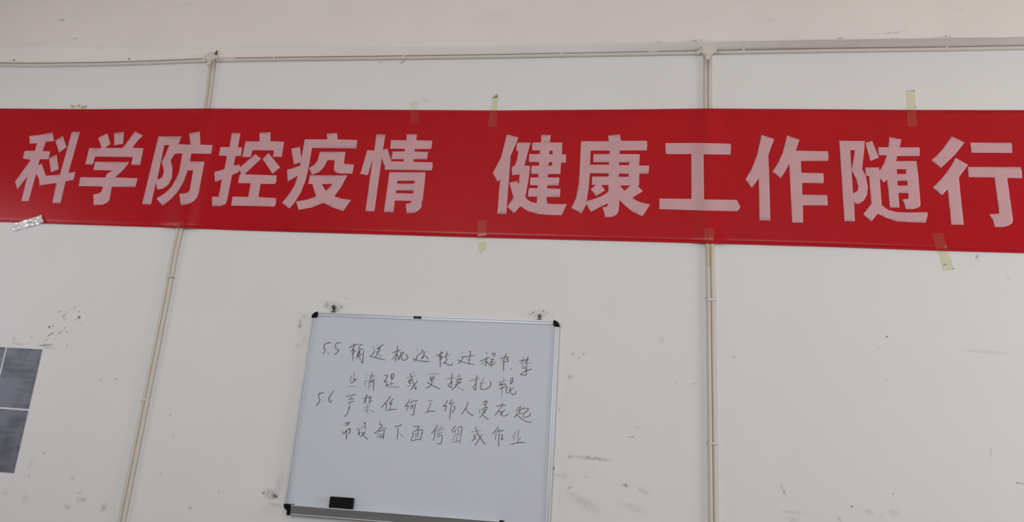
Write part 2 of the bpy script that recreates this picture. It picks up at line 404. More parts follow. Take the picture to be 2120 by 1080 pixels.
GLYPHS = [
('科', 0, 250, 5.682, [
 [(345,178),(480,163),(618,135),(636,238),(537,247),(500,355),(592,360),(568,450),(468,452),(450,520),(490,503),(540,645),(705,632),(845,128),(940,130),(805,612),(885,600),(867,690),(772,712),(710,968),(614,966),(664,730),(462,760),(462,695),(425,620),(335,945),(250,942),(320,655),(205,805),(175,718),(265,590),(360,458),(268,443),(290,353),(410,353),(435,262),(350,268)],
 [(650,232),(740,180),(785,310),(697,375)], [(577,440),(668,398),(692,570),(602,606)]]),
('学', 150, 250, 5.681, [
 [(300,200),(410,147),(447,270),(385,318),(588,320),(735,124),(830,172),(760,240),(705,316),(835,322),(795,520),(690,516),(710,427),(265,420),(240,514),(148,512),(198,318),(340,320),(335,290)],
 [(490,145),(607,130),(597,270),(492,290)],
 [(265,480),(670,483),(600,575),(500,665),(765,675),(740,778),(463,775),(435,930),(405,965),(345,988),(248,988),(246,865),(310,852),(340,835),(358,773),(72,766),(92,662),(388,667),(400,628),(465,583),(246,577)]]),
('防', 280, 250, 5.682, [
 [[(272,182),(545,183),(508,275),(650,280),(632,148),(758,124),(768,280),(912,286),(893,387),(658,385),(643,474),(815,480),(745,855),(725,905),(680,950),(620,980),(535,990),(518,858),(580,853),(615,842),(640,815),(680,583),(615,583),(570,710),(500,830),(420,920),(320,998),(248,912),(350,850),(430,770),(510,620),(555,385),(478,385),(462,392),(417,463),(438,560),(430,670),(390,750),(330,795),(258,808),(243,725),(185,985),(80,980)],
  [(342,285),(400,285),(360,385),(310,483),(338,590),(320,655),(290,680),(258,690)]]]),
('控', 430, 260, 6.0, [
 [(298,88),(408,95),(375,268),(428,270),(412,378),(345,376),(322,498),(395,480),(402,515),(592,350),(662,410),(458,603),(855,618),(852,690),(835,724),(655,722),(630,885),(850,900),(848,965),(828,1005),(290,992),(308,880),(502,885),(533,716),(375,712),(398,605),(418,600),(388,548),(382,578),(302,612),(240,930),(220,975),(165,997),(55,1000),(50,882),(135,880),(175,668),(90,700),(80,575),(207,540),(238,375),(138,370),(157,265),(270,266)],
 [(470,192),(643,195),(645,90),(782,80),(780,192),(950,200),(918,390),(810,388),(822,308),(555,304),(535,390),(428,390)],
 [(755,338),(900,518),(805,598),(680,412)]]),
('疫', 580, 260, 5.682, [
 [(287,160),(555,162),(548,92),(668,86),(677,162),(908,168),(893,268),(375,262),(335,490),(300,640),(240,790),(165,910),(108,975),(22,908),(100,810),(165,710),(208,588),(88,657),(80,520),(235,470),(240,430),(160,458),(132,268),(232,247),(250,385)],
 [(468,305),(767,308),(750,445),(868,458),(848,565),(700,562),(655,550),(630,520),(640,408),(555,406),(520,480),(460,545),(375,577),(340,498),(400,460),(440,410)],
 [[(350,582),(790,585),(720,720),(638,830),(720,858),(835,875),(742,1005),(620,965),(510,908),(380,960),(218,993),(187,890),(320,870),(422,830),(378,688),(330,685)],
  [(492,688),(613,688),(538,770)]]]),
('情', 735, 260, 5.682, [
 [(252,100),(357,105),(328,285),(380,268),(428,418),(570,422),(570,395),(425,393),(443,305),(585,303),(585,273),(412,270),(422,170),(603,172),(607,100),(728,103),(720,172),(908,177),(905,235),(893,273),(703,275),(696,303),(858,310),(848,395),(687,395),(685,425),(913,432),(912,490),(900,527),(348,517),(352,468),(340,462),(315,375),(228,1010),(122,1005),(205,400),(150,583),(62,568),(143,288),(225,293)],
 [[(405,545),(828,548),(820,660),(800,840),(798,870),(785,900),(780,960),(740,1005),(690,1025),(607,1030),(597,920),(650,910),(672,885),(468,880),(452,1018),(338,1014)],
  [(498,648),(700,648),(696,682),(495,680)], [(485,760),(688,765),(683,797),(482,793)]]]),
('健', 1010, 260, 5.4, [
 [(212,97),(342,132),(255,340),(207,988),(105,986),(135,600),(108,628),(55,530),(150,350)],
 [[(325,187),(477,190),(408,445),(472,450),(455,600),(418,798),(440,825),(490,855),(545,865),(552,795),(447,792),(457,700),(555,697),(557,668),(470,665),(475,578),(562,578),(565,540),(482,538),(488,448),(570,447),(572,408),(457,404),(462,318),(580,318),(582,278),(495,275),(497,188),(593,188),(597,102),(703,105),(692,188),(832,190),(828,320),(875,323),(872,412),(818,412),(810,540),(672,540),(668,578),(800,580),(792,668),(665,668),(660,700),(812,707),(805,797),(652,797),(662,868),(720,875),(882,877),(825,1000),(700,998),(560,988),(450,955),(360,900),(292,980),(215,905),(285,805),(238,638),(325,617),(345,658),(355,545),(272,555),(265,462),(300,450),(325,380),(343,283),(316,280)],
  [(690,280),(725,280),(722,320),(685,320)], [(682,408),(720,408),(715,447),(678,447)]]]),
('康', 1175, 265, 5.4, [
 [[(150,147),(460,145),(452,85),(585,70),(597,142),(888,142),(892,195),(885,248),(582,250),(582,290),(808,292),(800,418),(912,420),(905,510),(802,508),(800,635),(785,645),(842,705),(722,780),(800,825),(922,855),(835,987),(720,930),(640,865),(580,805),(572,920),(550,965),(500,992),(418,998),(408,940),(388,885),(435,878),(450,865),(452,842),(355,885),(260,938),(210,848),(155,955),(42,892),(95,780),(125,620),(140,380)],
  [(258,250),(470,252),(470,290),(290,288),(287,380),(465,382),(463,410),(250,410)],
  [(250,503),(460,508),(458,542),(275,542),(272,632),(315,636),(258,682),(320,762),(418,695),(378,636),(456,636),(456,710),(390,755),(300,790),(212,815),(235,680)],
  [(575,383),(690,383),(686,415),(572,413)], [(575,508),(685,510),(682,543),(572,543)], [(585,640),(698,640),(635,702)]]]),
('工', 1355, 265, 5.4, [
 [(122,168),(500,166),(848,175),(858,195),(850,297),(548,293),(553,797),(900,802),(925,808),(940,840),(960,880),(940,915),(920,930),(500,920),(55,905),(55,787),(412,792),(410,290),(125,290)]]),
('作', 1535, 265, 5.142, [
 [(213,72),(350,115),(310,215),(287,290),(297,550),(308,985),(192,982),(183,535),(110,637),(42,545),(110,430),(165,290)],
 [(485,78),(618,125),(578,240),(918,247),(928,300),(922,350),(633,350),(637,475),(870,478),(877,530),(872,588),(645,583),(648,707),(912,712),(920,823),(655,822),(657,1007),(540,1005),(508,378),(465,460),(415,535),(375,495),(328,465),(385,380),(440,260)]]),
('随', 1730, 270, 5.145, [
 [[(38,110),(310,112),(305,200),(280,412),(320,480),(342,600),(335,680),(300,745),(250,778),(210,785),(195,750),(205,968),(92,966)],
  [(155,210),(205,210),(168,425),(215,510),(240,600),(230,645),(185,670)]],
 [(315,128),(388,112),(460,288),(368,327)],
 [[(315,392),(460,393),(468,430),(515,350),(545,265),(458,262),(450,178),(563,178),(572,68),(700,95),(682,180),(890,180),(897,200),(893,273),(655,272),(645,325),(860,325),(880,480),(905,780),(900,805),(870,825),(820,838),(745,835),(735,785),(712,733),(775,725),(775,668),(668,665),(680,822),(578,820),(548,520),(513,553),(470,510),(492,795),(560,845),(650,868),(760,873),(975,870),(982,895),(958,982),(760,975),(640,965),(540,930),(445,888),(380,970),(293,890),(380,780),(355,485),(325,480),(315,420)],
  [(650,413),(750,412),(750,463),(655,463)], [(658,535),(762,535),(765,585),(660,585)]]]),
('行', 1920, 270, 5.145, [
 [(258,62),(395,128),(300,250),(145,398),(42,318),(140,225),(205,140)],
 [(300,290),(433,365),(335,500),(355,700),(388,1005),(255,1003),(215,625),(155,690),(57,608),(170,490),(250,380)],
 [(455,130),(890,130),(900,160),(903,240),(468,237)],
 [(428,388),(990,388),(1005,430),(1010,508),(850,505),(912,950),(905,985),(860,1015),(800,1028),(715,1027),(700,960),(660,893),(765,882),(715,500),(442,495)]]),
]
def glyph(name, ox, oy, s, polys, label):
    bm = bmesh.new()
    for pl in polys:
        rings = pl if isinstance(pl[0][0], (tuple, list)) else [pl]
        rings = [[Vector((ox+x/s, oy+y/s, 0)) for x, y in r] for r in rings]
        flat = [q for r in rings for q in r]
        vs = [bm.verts.new(q) for q in flat]
        for t in tessellate_polygon(rings):
            try: bm.faces.new([vs[i] for i in t])
            except ValueError: pass
    xs = [q.co.x for q in bm.verts]; ys = [q.co.y for q in bm.verts]
    x = math.floor(min(xs)/4)*4+2
    while x < max(xs):
        bmesh.ops.bisect_plane(bm, geom=bm.verts[:]+bm.edges[:]+bm.faces[:], plane_co=(x, 0, 0), plane_no=(1, 0, 0)); x += 4
    y = min(ys)+10
    while y < max(ys):
        bmesh.ops.bisect_plane(bm, geom=bm.verts[:]+bm.edges[:]+bm.faces[:], plane_co=(0, y, 0), plane_no=(0, 1, 0)); y += 12
    for q in bm.verts: q.co = P(q.co.x, q.co.y, off(q.co.x, q.co.y)+.0018)
    bmesh.ops.recalc_face_normals(bm, faces=bm.faces[:])
    bm.faces.ensure_lookup_table()
    if sum(fc.normal.y for fc in bm.faces) > 0: bmesh.ops.reverse_faces(bm, faces=bm.faces[:])
    bm.verts.index_update()
    verts = [q.co.copy() for q in bm.verts]; faces = [[q.index for q in fc.verts] for fc in bm.faces]; bm.free()
    o = mesh_obj(name, verts, faces, PAPER, banner, smooth=True)
    md = o.modifiers.new('t', 'SOLIDIFY'); md.thickness = .0008; md.offset = -1
    tag(o, label)
for ch, ox, oy, s, polys in GLYPHS:
    glyph('character', ox, oy, s, polys, 'pale pinkish-white character ' + ch)

# ------------------------------------------------------------------ adhesive tape
def inside_banner(px, py): return interp(BT, px) <= py <= interp(BB, px)
def surf(px, py):
    q = P(px, py, 0)
    if inside_banner(px, py): return off(px, py)+.0035
    return max(pipe_h(q.x, q.z), .0)+.0010
def tape(corners, label, m=TAPE, crumple=0.0, group='strips of clear tape', nu=10, nv=5, ragged=1.0):
    """corners tl, tr, br, bl in the photograph; long side runs tl->bl"""
    tl, tr, br, bl = corners; v, f = [], []
    for j in range(nu+1):
        for i in range(nv+1):
            a, b = i/nv, j/nu
            x = (tl[0]*(1-a)+tr[0]*a)*(1-b)+(bl[0]*(1-a)+br[0]*a)*b
            y = (tl[1]*(1-a)+tr[1]*a)*(1-b)+(bl[1]*(1-a)+br[1]*a)*b
            if j in (0, nu):
                y += random.uniform(-ragged, ragged)
            d = surf(x, y)+crumple*random.random()
            v.append(P(x, y, d))
    for j in range(nu):
        for i in range(nv):
            a = j*(nv+1)+i; f.append((a, a+nv+1, a+nv+2, a+1))
    o = mesh_obj('tape_strip', v, f, m, smooth=crumple == 0)
    return tag(o, label, 'tape', group)
tape([(25, 464), (27, 479), (91, 460), (85, 445)], 'crumpled shiny tape strip on the bottom edge of the banner, far left', TAPEW, .010, nu=12)
tape([(146, 217), (178, 219), (178, 226), (148, 227)], 'crumpled yellowish tape stub above the banner, over the second character', TAPE, .004)
tape([(849, 209), (866, 209), (868, 256), (850, 256)], 'faint clear tape strip over the top edge above the sixth character', TAPEF)
tape([(1021, 201), (1032, 201), (1028, 263), (1009, 262)], 'narrow yellowed tape strip over the top edge beside the banner gap', TAPE, .0006)
tape([(988, 457), (1007, 456), (1007, 518), (990, 523)], 'yellowed tape strip over the bottom edge below the banner gap', TAPE)
tape([(1875, 188), (1893, 186), (1899, 260), (1879, 262)], 'wide yellowed tape strip over the top edge above the character 随', TAPE)
tape([(1929, 484), (1952, 482), (1974, 556), (1953, 562)], 'slanting yellowed tape strip over the bottom edge at the right', TAPE)
tape([(1458, 473), (1478, 473), (1475, 550), (1463, 550)], 'tape strip running off the banner onto the right pipes', TAPE)
tape([(363, 458), (381, 457), (380, 474), (362, 476)], 'short clear tape bit where the leaning left pipes leave the banner', TAPEF, .002)

# ------------------------------------------------------------------ whiteboard
FD = .022      # frame depth
tl, tr, bl = P(647, 645, FD), P(1158.5, 663.5, FD), P(588.5, 1046, FD)
bw = (tr-tl).length; ang = -math.atan2(tr.z-tl.z, tr.x-tl.x); bh = (tl-bl).length+.020
piv = (tl.x, 0, tl.z); bx, bz = tl.x, tl.z
wb = empty('whiteboard', (bx+bw/2, 0, bz-bh), 'white dry-erase board in an aluminium frame with handwritten Chinese rules', 'whiteboard')
FW = .019
def bb(name, lst, m, bevel=0, parent=None): return boxes(name, lst, m, parent or wb, bevel, rotY=ang, pivot=piv)
panel = bb('board_surface', [(bx+.006, bx+bw-.006, -.0150, -.0040, bz-bh+.006, bz-.006)], ENAMEL)
def rail(x0, x1, z0, z1, vert):
    # profile: outer bead, groove, inner bead
    if vert:
        w_ = x1-x0; q = w_/3
        L = [(x0, x0+q*1.1, -FD, -.001, z0, z1), (x0+q*1.1, x1-q*.9, -FD+.004, -.001, z0, z1), (x1-q*.9, x1, -FD+.001, -.001, z0, z1)]
    else:
        q = (z1-z0)/3
        L = [(x0, x1, -FD, -.001, z1-q*1.1, z1), (x0, x1, -FD+.004, -.001, z0+q*.9, z1-q*1.1), (x0, x1, -FD+.001, -.001, z0, z0+q*.9)]
    bb('frame_rail', L, ALU, .0008)
rail(bx+.02, bx+bw-.02, bz-FW, bz, False); rail(bx+.02, bx+bw-.02, bz-bh, bz-bh+FW, False)
rail(bx, bx+FW, bz-bh+.02, bz-.02, True); rail(bx+bw-FW, bx+bw, bz-bh+.02, bz-.02, True)
def corner(cx, cz, sx, sz):
    """rounded black corner cap; cx,cz the outer corner, sx,sz point inwards"""
    n = 8; Rr = .028; W = .0225; pr = []
    for k in range(n+1):
        a = math.pi/2*k/n
        pr.append((Rr-Rr*math.cos(a), Rr-Rr*math.sin(a)))
    pr += [(.030, 0), (.030, W), (W+.004, W), (W, W+.004), (W, .030), (0, .030)]
    v, f = [], []; m = len(pr)
    c, s = math.cos(ang), math.sin(ang)
    for yy in (-.0005, -FD-.0030):
        for a, b in pr:
            x, z = cx+sx*a, cz+sz*b
            v.append((piv[0]+(x-piv[0])*c+(z-piv[2])*s, yy, piv[2]-(x-piv[0])*s+(z-piv[2])*c))
    for k in range(m):
        k2 = (k+1) % m; f.append((k, k2, m+k2, m+k))
    f.append(tuple(range(m, 2*m))); f.append(tuple(range(m))[::-1])
    o = mesh_obj('corner_cap', v, f, BLACK, wb); md = o.modifiers.new('b', 'BEVEL'); md.width = .0012
    bm = bmesh.new(); bm.from_mesh(o.data); bmesh.ops.recalc_face_normals(bm, faces=bm.faces[:]); bm.to_mesh(o.data); bm.free()
corner(bx-.001, bz+.001, 1, -1); corner(bx+bw+.001, bz+.001, -1, -1)
corner(bx-.001, bz-bh-.001, 1, 1); corner(bx+bw+.001, bz-bh-.001, -1, 1)
# small black maker's plate on the top rail with two faint grey marks
a, b = P(856.3, 656.5, FD), P(872, 656.5, FD)
pl = boxes('name_plate', [(a.x, b.x, -FD-.0016, -FD+.002, a.z-.0062, a.z+.0058)], BLACK, wb, .0005)
boxes('plate_print', [(a.x+.007, a.x+.016, -FD-.0020, -FD-.0015, a.z-.0022, a.z+.0004), (a.x+.0185, a.x+.029, -FD-.0020, -FD-.0015, a.z-.0024, a.z-.0004)], GREYP, pl)

# handwriting
H1=(650,690,13.5);H2=(800,700,13.5);H3=(930,710,11.78);H4=(700,755,11.78);H5=(860,765,9.217);H6=(640,800,14.133);H7=(780,810,12.47);H8=(940,815,12.47);H9=(695,865,11.158);H10=(880,870,9.636)
_S = [
('5', H1, [[(465,255),(390,265),(300,300),(270,395),(320,440),(300,500),(245,575)]]),
('.', H1, [[(390,525),(420,565)]]),
('5', H1, [[(755,252),(610,285),(615,425),(700,455),(660,510),(570,600)]]),
('输', H1, [[(975,410),(1100,335),(1240,295)],[(1130,275),(1105,400),(1045,495)],[(1045,495),(1150,450)],[(1040,570),(1195,480)],[(1110,420),(1090,600),(1090,770)],[(1365,325),(1300,315),(1245,455),(1365,425)],[(1290,480),(1250,590),(1180,700)],[(1290,480),(1230,540),(1210,620)],[(1230,600),(1335,570)],[(1210,625),(1280,660),(1285,755)],[(1335,570),(1240,655)],[(1400,460),(1375,600),(1360,820),(1315,775)]]),
('送', H1, [[(1660,360),(1665,415)],[(1775,320),(1780,360)],[(1945,295),(1830,390),(1750,435)],[(1750,435),(1850,410)],[(1740,520),(1870,470)],[(1850,410),(1790,520),(1720,665)],[(1790,560),(1890,655)],[(1690,455),(1680,520),(1600,620)],[(1540,620),(1700,670),(1990,740)]]),
('机', H2, [[(310,215),(295,400),(270,500),(245,660)],[(165,410),(290,360),(400,325)],[(270,430),(155,595)],[(285,440),(330,530),(335,610),(385,500),(410,400),(470,385),(480,400),(420,490),(430,580),(470,615),(540,595),(605,540),(570,480),(530,440)]]),
('运', H2, [[(860,310),(860,345)],[(990,320),(1020,350),(1000,380),(895,470)],[(1020,390),(1150,370)],[(1065,400),(1030,480),(975,580),(1050,500),(1100,500),(1170,575)],[(860,465),(845,560),(770,650)],[(740,560),(820,600),(960,635),(1215,650)]]),
('转', H2, [[(1535,345),(1520,400)],[(1385,490),(1480,450),(1590,385)],[(1540,395),(1470,525),(1550,490),(1560,540),(1480,570)],[(1455,615),(1560,570)],[(1520,480),(1505,640),(1510,805)],[(1705,355),(1680,440)],[(1660,435),(1730,420)],[(1610,525),(1775,470)],[(1700,420),(1650,520),(1690,580),(1660,660),(1580,690)],[(1600,675),(1700,725),(1790,760),(1835,730),(1840,685)]]),
('过', H3, [[(310,215),(320,245)],[(295,335),(450,325),(615,298)],[(480,205),(525,210),(505,320),(490,400),(490,495)],[(450,375),(470,425)],[(320,340),(325,380),(280,440),(220,500)],[(215,405),(290,445),(480,500),(615,525)]]),
('程', H3, [[(885,205),(945,270)],[(750,440),(860,400),(990,350)],[(915,325),(905,440),(885,570)],[(880,430),(785,520)],[(890,440),(960,500),(1030,580)],[(1045,290),(1050,250),(1110,245),(1120,280),(1075,330)],[(1005,400),(1085,385),(1000,470),(1060,450),(1010,520),(1050,540),(1130,460)]]),
('中', H3, [[(1255,350),(1300,460)],[(1270,370),(1400,335),(1440,350),(1400,400),(1445,415),(1430,445),(1310,465)],[(1400,250),(1350,350),(1330,460),(1325,680)]]),
('comma', H3, [[(1535,600),(1500,650)]]),
('禁', H3, [[(1705,430),(1830,410),(1950,400)],[(1805,320),(1800,540)],[(1790,430),(1735,525)],[(1930,325),(1880,430),(1850,500)],[(1900,400),(1895,550)],[(1900,485),(2020,487)],[(1775,580),(1890,550)],[(1790,615),(1900,595),(1860,660)],[(2005,630),(1850,690),(1735,765),(1880,770),(1875,630)]]),
('止', H4, [[(395,180),(375,360)],[(375,360),(455,345),(310,450)],[(315,260),(300,430)],[(240,525),(445,522)]]),
('清', H4, [[(680,230),(690,245)],[(650,310),(670,330)],[(835,185),(825,240)],[(765,270),(885,245)],[(780,325),(880,285)],[(830,240),(790,340)],[(660,400),(905,345)],[(655,400),(660,545)],[(780,370),(735,600)],[(745,440),(865,380),(860,500),(860,625)],[(785,490),(790,525)],[(800,440),(830,400)]]),
('理', H4, [[(1125,255),(1215,260),(1120,410)],[(1120,425),(1185,400),(1180,525),(1230,470)],[(1290,330),(1305,230),(1360,220),(1340,330),(1290,335)],[(1320,280),(1300,450)],[(1250,465),(1365,450)],[(1270,500),(1310,480)],[(1230,540),(1480,537)]]),
('或', H4, [[(1755,200),(1820,400),(1895,600),(1905,540)],[(1655,320),(1900,265)],[(1840,165),(1842,215)],[(1715,400),(1760,355),(1785,365),(1720,440),(1790,440)],[(1685,525),(1780,495)],[(1940,380),(1860,490),(1770,615)]]),
('更', H5, [[(240,90),(440,70)],[(290,130),(290,210),(320,180),(350,120)],[(365,115),(355,215)],[(320,140),(320,230),(300,290),(240,340),(195,345)],[(220,240),(300,285),(475,370)]]),
('换', H5, [[(575,180),(755,150)],[(705,70),(685,200),(685,340),(620,285),(720,235)],[(835,75),(800,130)],[(800,130),(865,115)],[(780,180),(885,170),(780,225)],[(780,240),(880,235),(755,285)],[(815,250),(770,310),(695,390)],[(775,305),(930,400)]]),
('托', H5, [[(1030,215),(1220,165)],[(1180,105),(1155,250),(1150,390),(1100,330),(1170,270)],[(1320,145),(1240,265)],[(1240,265),(1335,240)],[(1265,260),(1240,340),(1270,380),(1350,370),(1420,320),(1440,270),(1435,215)]]),
('辊', H5, [[(1690,145),(1680,220)],[(1575,240),(1730,205)],[(1650,240),(1600,295),(1700,265)],[(1600,300),(1710,270),(1720,320),(1600,365)],[(1660,300),(1645,515)],[(1825,165),(1865,160),(1850,240),(1815,270),(1820,165)],[(1820,220),(1850,210)],[(1760,310),(1730,390),(1740,430),(1790,440)],[(1810,330),(1800,420),(1830,380),(1880,340)],[(1800,430),(1860,470),(1910,460),(1920,400)]]),
('5', H6, [[(435,170),(345,195),(290,200),(280,330),(320,370),(290,450),(215,560)]]),
('.', H6, [[(395,425),(397,455)]]),
('6', H6, [[(710,120),(620,260),(575,350),(590,440),(620,460),(650,430),(645,385)]]),
('严', H6, [[(1080,290),(1220,255),(1380,220)],[(1205,300),(1195,400)],[(1150,375),(1290,345)],[(1240,300),(1245,370)],[(1290,350),(1270,380)],[(1135,490),(1220,450),(1310,425)],[(1195,535),(1140,720),(1090,820),(1035,870)]]),
('禁', H6, [[(1560,355),(1700,310),(1780,300)],[(1690,215),(1665,330),(1635,500)],[(1650,370),(1575,475)],[(1805,265),(1780,400),(1770,495)],[(1740,350),(1845,325)],[(1730,430),(1860,415)],[(1720,300),(1770,330)],[(1720,510),(1690,560)],[(1595,630),(1770,565)],[(1715,590),(1710,770)],[(1680,670),(1640,740)],[(1790,680),(1905,750)]]),
('任', H7, [[(358,105),(290,220),(110,420)],[(225,295),(250,350),(230,480)],[(430,180),(320,320),(400,300),(350,340)],[(370,310),(335,470)],[(250,500),(390,460),(525,462)]]),
('何', H7, [[(862,190),(770,340),(720,395)],[(720,395),(790,360),(815,380),(765,485)],[(840,310),(940,250),(1060,235)],[(870,460),(885,370)],[(880,400),(935,350),(915,440)],[(1015,285),(970,440),(955,590),(885,605)]]),
('工', H7, [[(1315,250),(1440,235)],[(1400,280),(1360,400),(1310,510)],[(1255,550),(1340,515),(1500,507)]]),
('作', H7, [[(1825,215),(1790,300),(1715,390),(1790,370),(1800,400),(1755,510)],[(1955,200),(1870,320),(2015,285)],[(1935,320),(1905,480),(1880,725)],[(1970,375),(2025,420),(1950,520),(1975,530)]]),
('人', H8, [[(365,205),(340,290),(300,370),(190,530)],[(300,370),(340,450),(430,530),(505,560)]]),
('员', H8, [[(755,215),(760,260)],[(760,200),(845,185),(850,210),(780,290),(825,285)],[(665,405),(655,500)],[(700,420),(845,325),(830,400),(770,510)],[(790,400),(720,540),(655,620)],[(735,535),(800,600),(900,660)]]),
('在', H8, [[(1095,320),(1230,290),(1345,290)],[(1260,235),(1200,370),(1045,570)],[(1140,460),(1200,460),(1230,470),(1180,560)],[(1315,400),(1240,480),(1240,550),(1290,580),(1350,550),(1405,520)]]),
('起', H8, [[(1640,355),(1730,340)],[(1715,300),(1690,440)],[(1610,440),(1790,380)],[(1690,400),(1680,520),(1770,480)],[(1640,480),(1620,530),(1555,605)],[(1610,530),(1720,620),(1850,710),(1975,740),(1980,705)],[(1700,420),(1800,370),(1900,375),(1920,405),(1830,480),(1785,560),(1800,605),(1900,590),(1970,530),(1965,490)],[(1660,355),(1610,430)]]),
('吊', H9, [[(215,130),(245,170)],[(225,120),(320,100),(255,175)],[(165,310),(175,370),(250,290),(330,240),(335,290),(290,385)],[(250,280),(245,400),(250,490)]]),
('设', H9, [[(535,135),(540,150)],[(490,262),(545,260),(525,400),(570,320)],[(625,185),(595,250)],[(650,130),(690,105),(670,220),(700,235)],[(600,340),(690,320)],[(680,325),(620,390),(570,430)],[(610,340),(670,430),(740,490)]]),
('备', H9, [[(1030,90),(1010,150),(1075,160),(1065,200)],[(985,220),(1180,245)],[(1050,220),(990,280),(890,360)],[(975,340),(970,455)],[(990,310),(1110,275),(1120,300),(1095,490)],[(1050,370),(1020,420),(1040,460),(1100,410)],[(1030,380),(1090,360)]]),
('下', H9, [[(1365,200),(1440,185),(1525,155)],[(1445,215),(1430,350),(1420,490)],[(1465,345),(1560,430)]]),
('面', H9, [[(1780,190),(1935,195),(1880,250)],[(1785,320),(1790,400),(1745,520),(1960,475)],[(1800,310),(1900,275),(2005,270),(1980,400),(1955,520)],[(1850,350),(1845,470)],[(1915,290),(1895,430)],[(1855,360),(1900,350)],[(1855,420),(1900,415)]]),
('停', H10, [[(255,80),(200,180),(120,265)],[(200,190),(190,300),(165,400)],[(320,115),(310,135)],[(240,180),(380,155)],[(225,205),(320,200)],[(240,260),(350,240)],[(235,285),(300,260)],[(235,330),(340,290),(315,465),(240,450)]]),
('留', H10, [[(615,110),(540,185),(560,240)],[(600,190),(605,270)],[(570,220),(640,180)],[(640,155),(735,115),(720,270)],[(670,190),(650,270)],[(590,300),(720,265)],[(570,320),(560,435)],[(640,320),(620,420)],[(580,435),(700,400)],[(715,280),(695,450)]]),
('或', H10, [[(1000,130),(1060,280),(1190,470),(1180,440)],[(915,232),(1115,195)],[(1050,130),(1045,155)],[(1020,280),(970,320),(1010,350),(930,410)],[(1140,275),(1080,370),(1000,490)]]),
('作', H10, [[(1460,115),(1420,190),(1345,270)],[(1420,230),(1400,380)],[(1495,165),(1440,230),(1575,190)],[(1480,250),(1470,400),(1470,510)],[(1510,280),(1550,290),(1520,360),(1530,385),(1570,350)]]),
('业', H10, [[(1740,305),(1765,345)],[(1800,215),(1770,400)],[(1870,180),(1845,440)],[(1915,325),(1875,395)],[(1705,480),(1840,445),(2000,437)]]),
]
STROKES = [(c, h[0], h[1], h[2], s) for c, h, s in _S]
def smooth_line(pts, k=4):
    if len(pts) < 3: return pts
    o = []
    for i in range(len(pts)-1):
        p0 = pts[max(i-1, 0)]; p1 = pts[i]; p2 = pts[i+1]; p3 = pts[min(i+2, len(pts)-1)]
        for j in range(k):
            t = j/k
            o.append(tuple(p1[c] + .5*t*((p2[c]-p0[c])*.7 + t*(.7*(2*p0[c]-5*p1[c]+4*p2[c]-p3[c])+.3*0 + t*.7*(3*p1[c]-p0[c]-3*p2[c]+p3[c]))) + (0.3*t*(p2[c]-p1[c])) for c in (0, 1)))
    return o+[pts[-1]]
D0 = .0150
def write(name, ox, oy, s, strokes, label):
    v, f = [], []
    for si, st in enumerate(strokes):
        pts = smooth_line([(ox+x/s, oy+y/s) for x, y in st])
        n = len(pts); base = len(v); lay = .0004+.00003*(si % 5)
        for i, (x, y) in enumerate(pts):
            x0, y0 = pts[max(i-1, 0)]; x1, y1 = pts[min(i+1, n-1)]
            L = math.hypot(x1-x0, y1-y0) or 1; nx, ny = -(y1-y0)/L, (x1-x0)/L
            wd = .88*(.85+.3*noise.noise(Vector((x*.15, y*.15, si)))) * (1.0 if 0 < i < n-1 else .6)
            ex = 0
            if i == 0: ex = -.35
            if i == n-1: ex = .35
            x += ex*(x1-x0)/L; y += ex*(y1-y0)/L
            v.append(P(x+nx*wd, y+ny*wd, D0+lay)); v.append(P(x-nx*wd, y-ny*wd, D0+lay))
            if i: q = base+2*i; f.append((q-2, q-1, q+1, q))
    o = mesh_obj(name, v, f, INK, panel)
    tag(o, label)
for ch, ox, oy, s, st in STROKES:
    write('handwritten_character', ox, oy, s, st, 'black marker handwriting ' + ch)

# pen tray along the bottom
ta, tb = P(600, 1045.5, .05), P(1036, 1080, .05)
tx0, tx1, tz = ta.x, tb.x, ta.z
tray_prof = [(-.001, 0.0), (-.050, 0.0), (-.052, .003), (-.0545, .003), (-.0545, -.001), (-.047, -.034), (-.0475, -.038), (-.0445, -.039), (-.043, -.036), (-.0500, -.003), (-.001, -.003)]
def extr(name, prof, x0, x1, z, m, parent, bevel=0):
    v, f = [], []; k = len(prof)
    c, s = math.cos(ang), math.sin(ang)
    for x in (x0, x1):
        for y, dz in prof:
            zz = z+dz
            v.append((x+dz*s, y, zz-(x-x0_ref)*s))
    for i in range(k):
        j = (i+1) % k; f.append((i, j, k+j, k+i))
    f.append(tuple(range(k))[::-1]); f.append(tuple(range(k, 2*k)))
    o = mesh_obj(name, v, f, m, parent)
    bm = bmesh.new(); bm.from_mesh(o.data); bmesh.ops.recalc_face_normals(bm, faces=bm.faces[:]); bm.to_mesh(o.data); bm.free()
    if bevel: md = o.modifiers.new('b', 'BEVEL'); md.width = bevel
    return o
x0_ref = tx0
tr_ = extr('pen_tray', [(-.001, 0.0), (-.050, 0.0), (-.0500, -.003), (-.001, -.003)], tx0, tx1, tz, ALU, wb)
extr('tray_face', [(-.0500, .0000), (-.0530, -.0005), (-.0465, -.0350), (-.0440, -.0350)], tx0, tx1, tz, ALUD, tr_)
extr('tray_lip', [(-.0505, .0030), (-.0545, .0030), (-.0545, -.0006), (-.0505, -.0002)], tx0, tx1, tz, ALU, tr_)
extr('tray_lip', [(-.0440, -.0350), (-.0470, -.0345), (-.0485, -.0380), (-.0440, -.0390)], tx0, tx1, tz, ALU, tr_)
capp = [(-.001, .004), (-.054, .006), (-.0572, .003), (-.0560, -.006), (-.050, -.036), (-.0505, -.042), (-.044, -.043), (-.001, -.012)]
extr('end_cap', capp, tx0-.010, tx0+.006, tz, BLACK, tr_, .001)
extr('end_cap', capp, tx1-.004, tx1+.010, tz, BLACK, tr_, .001)

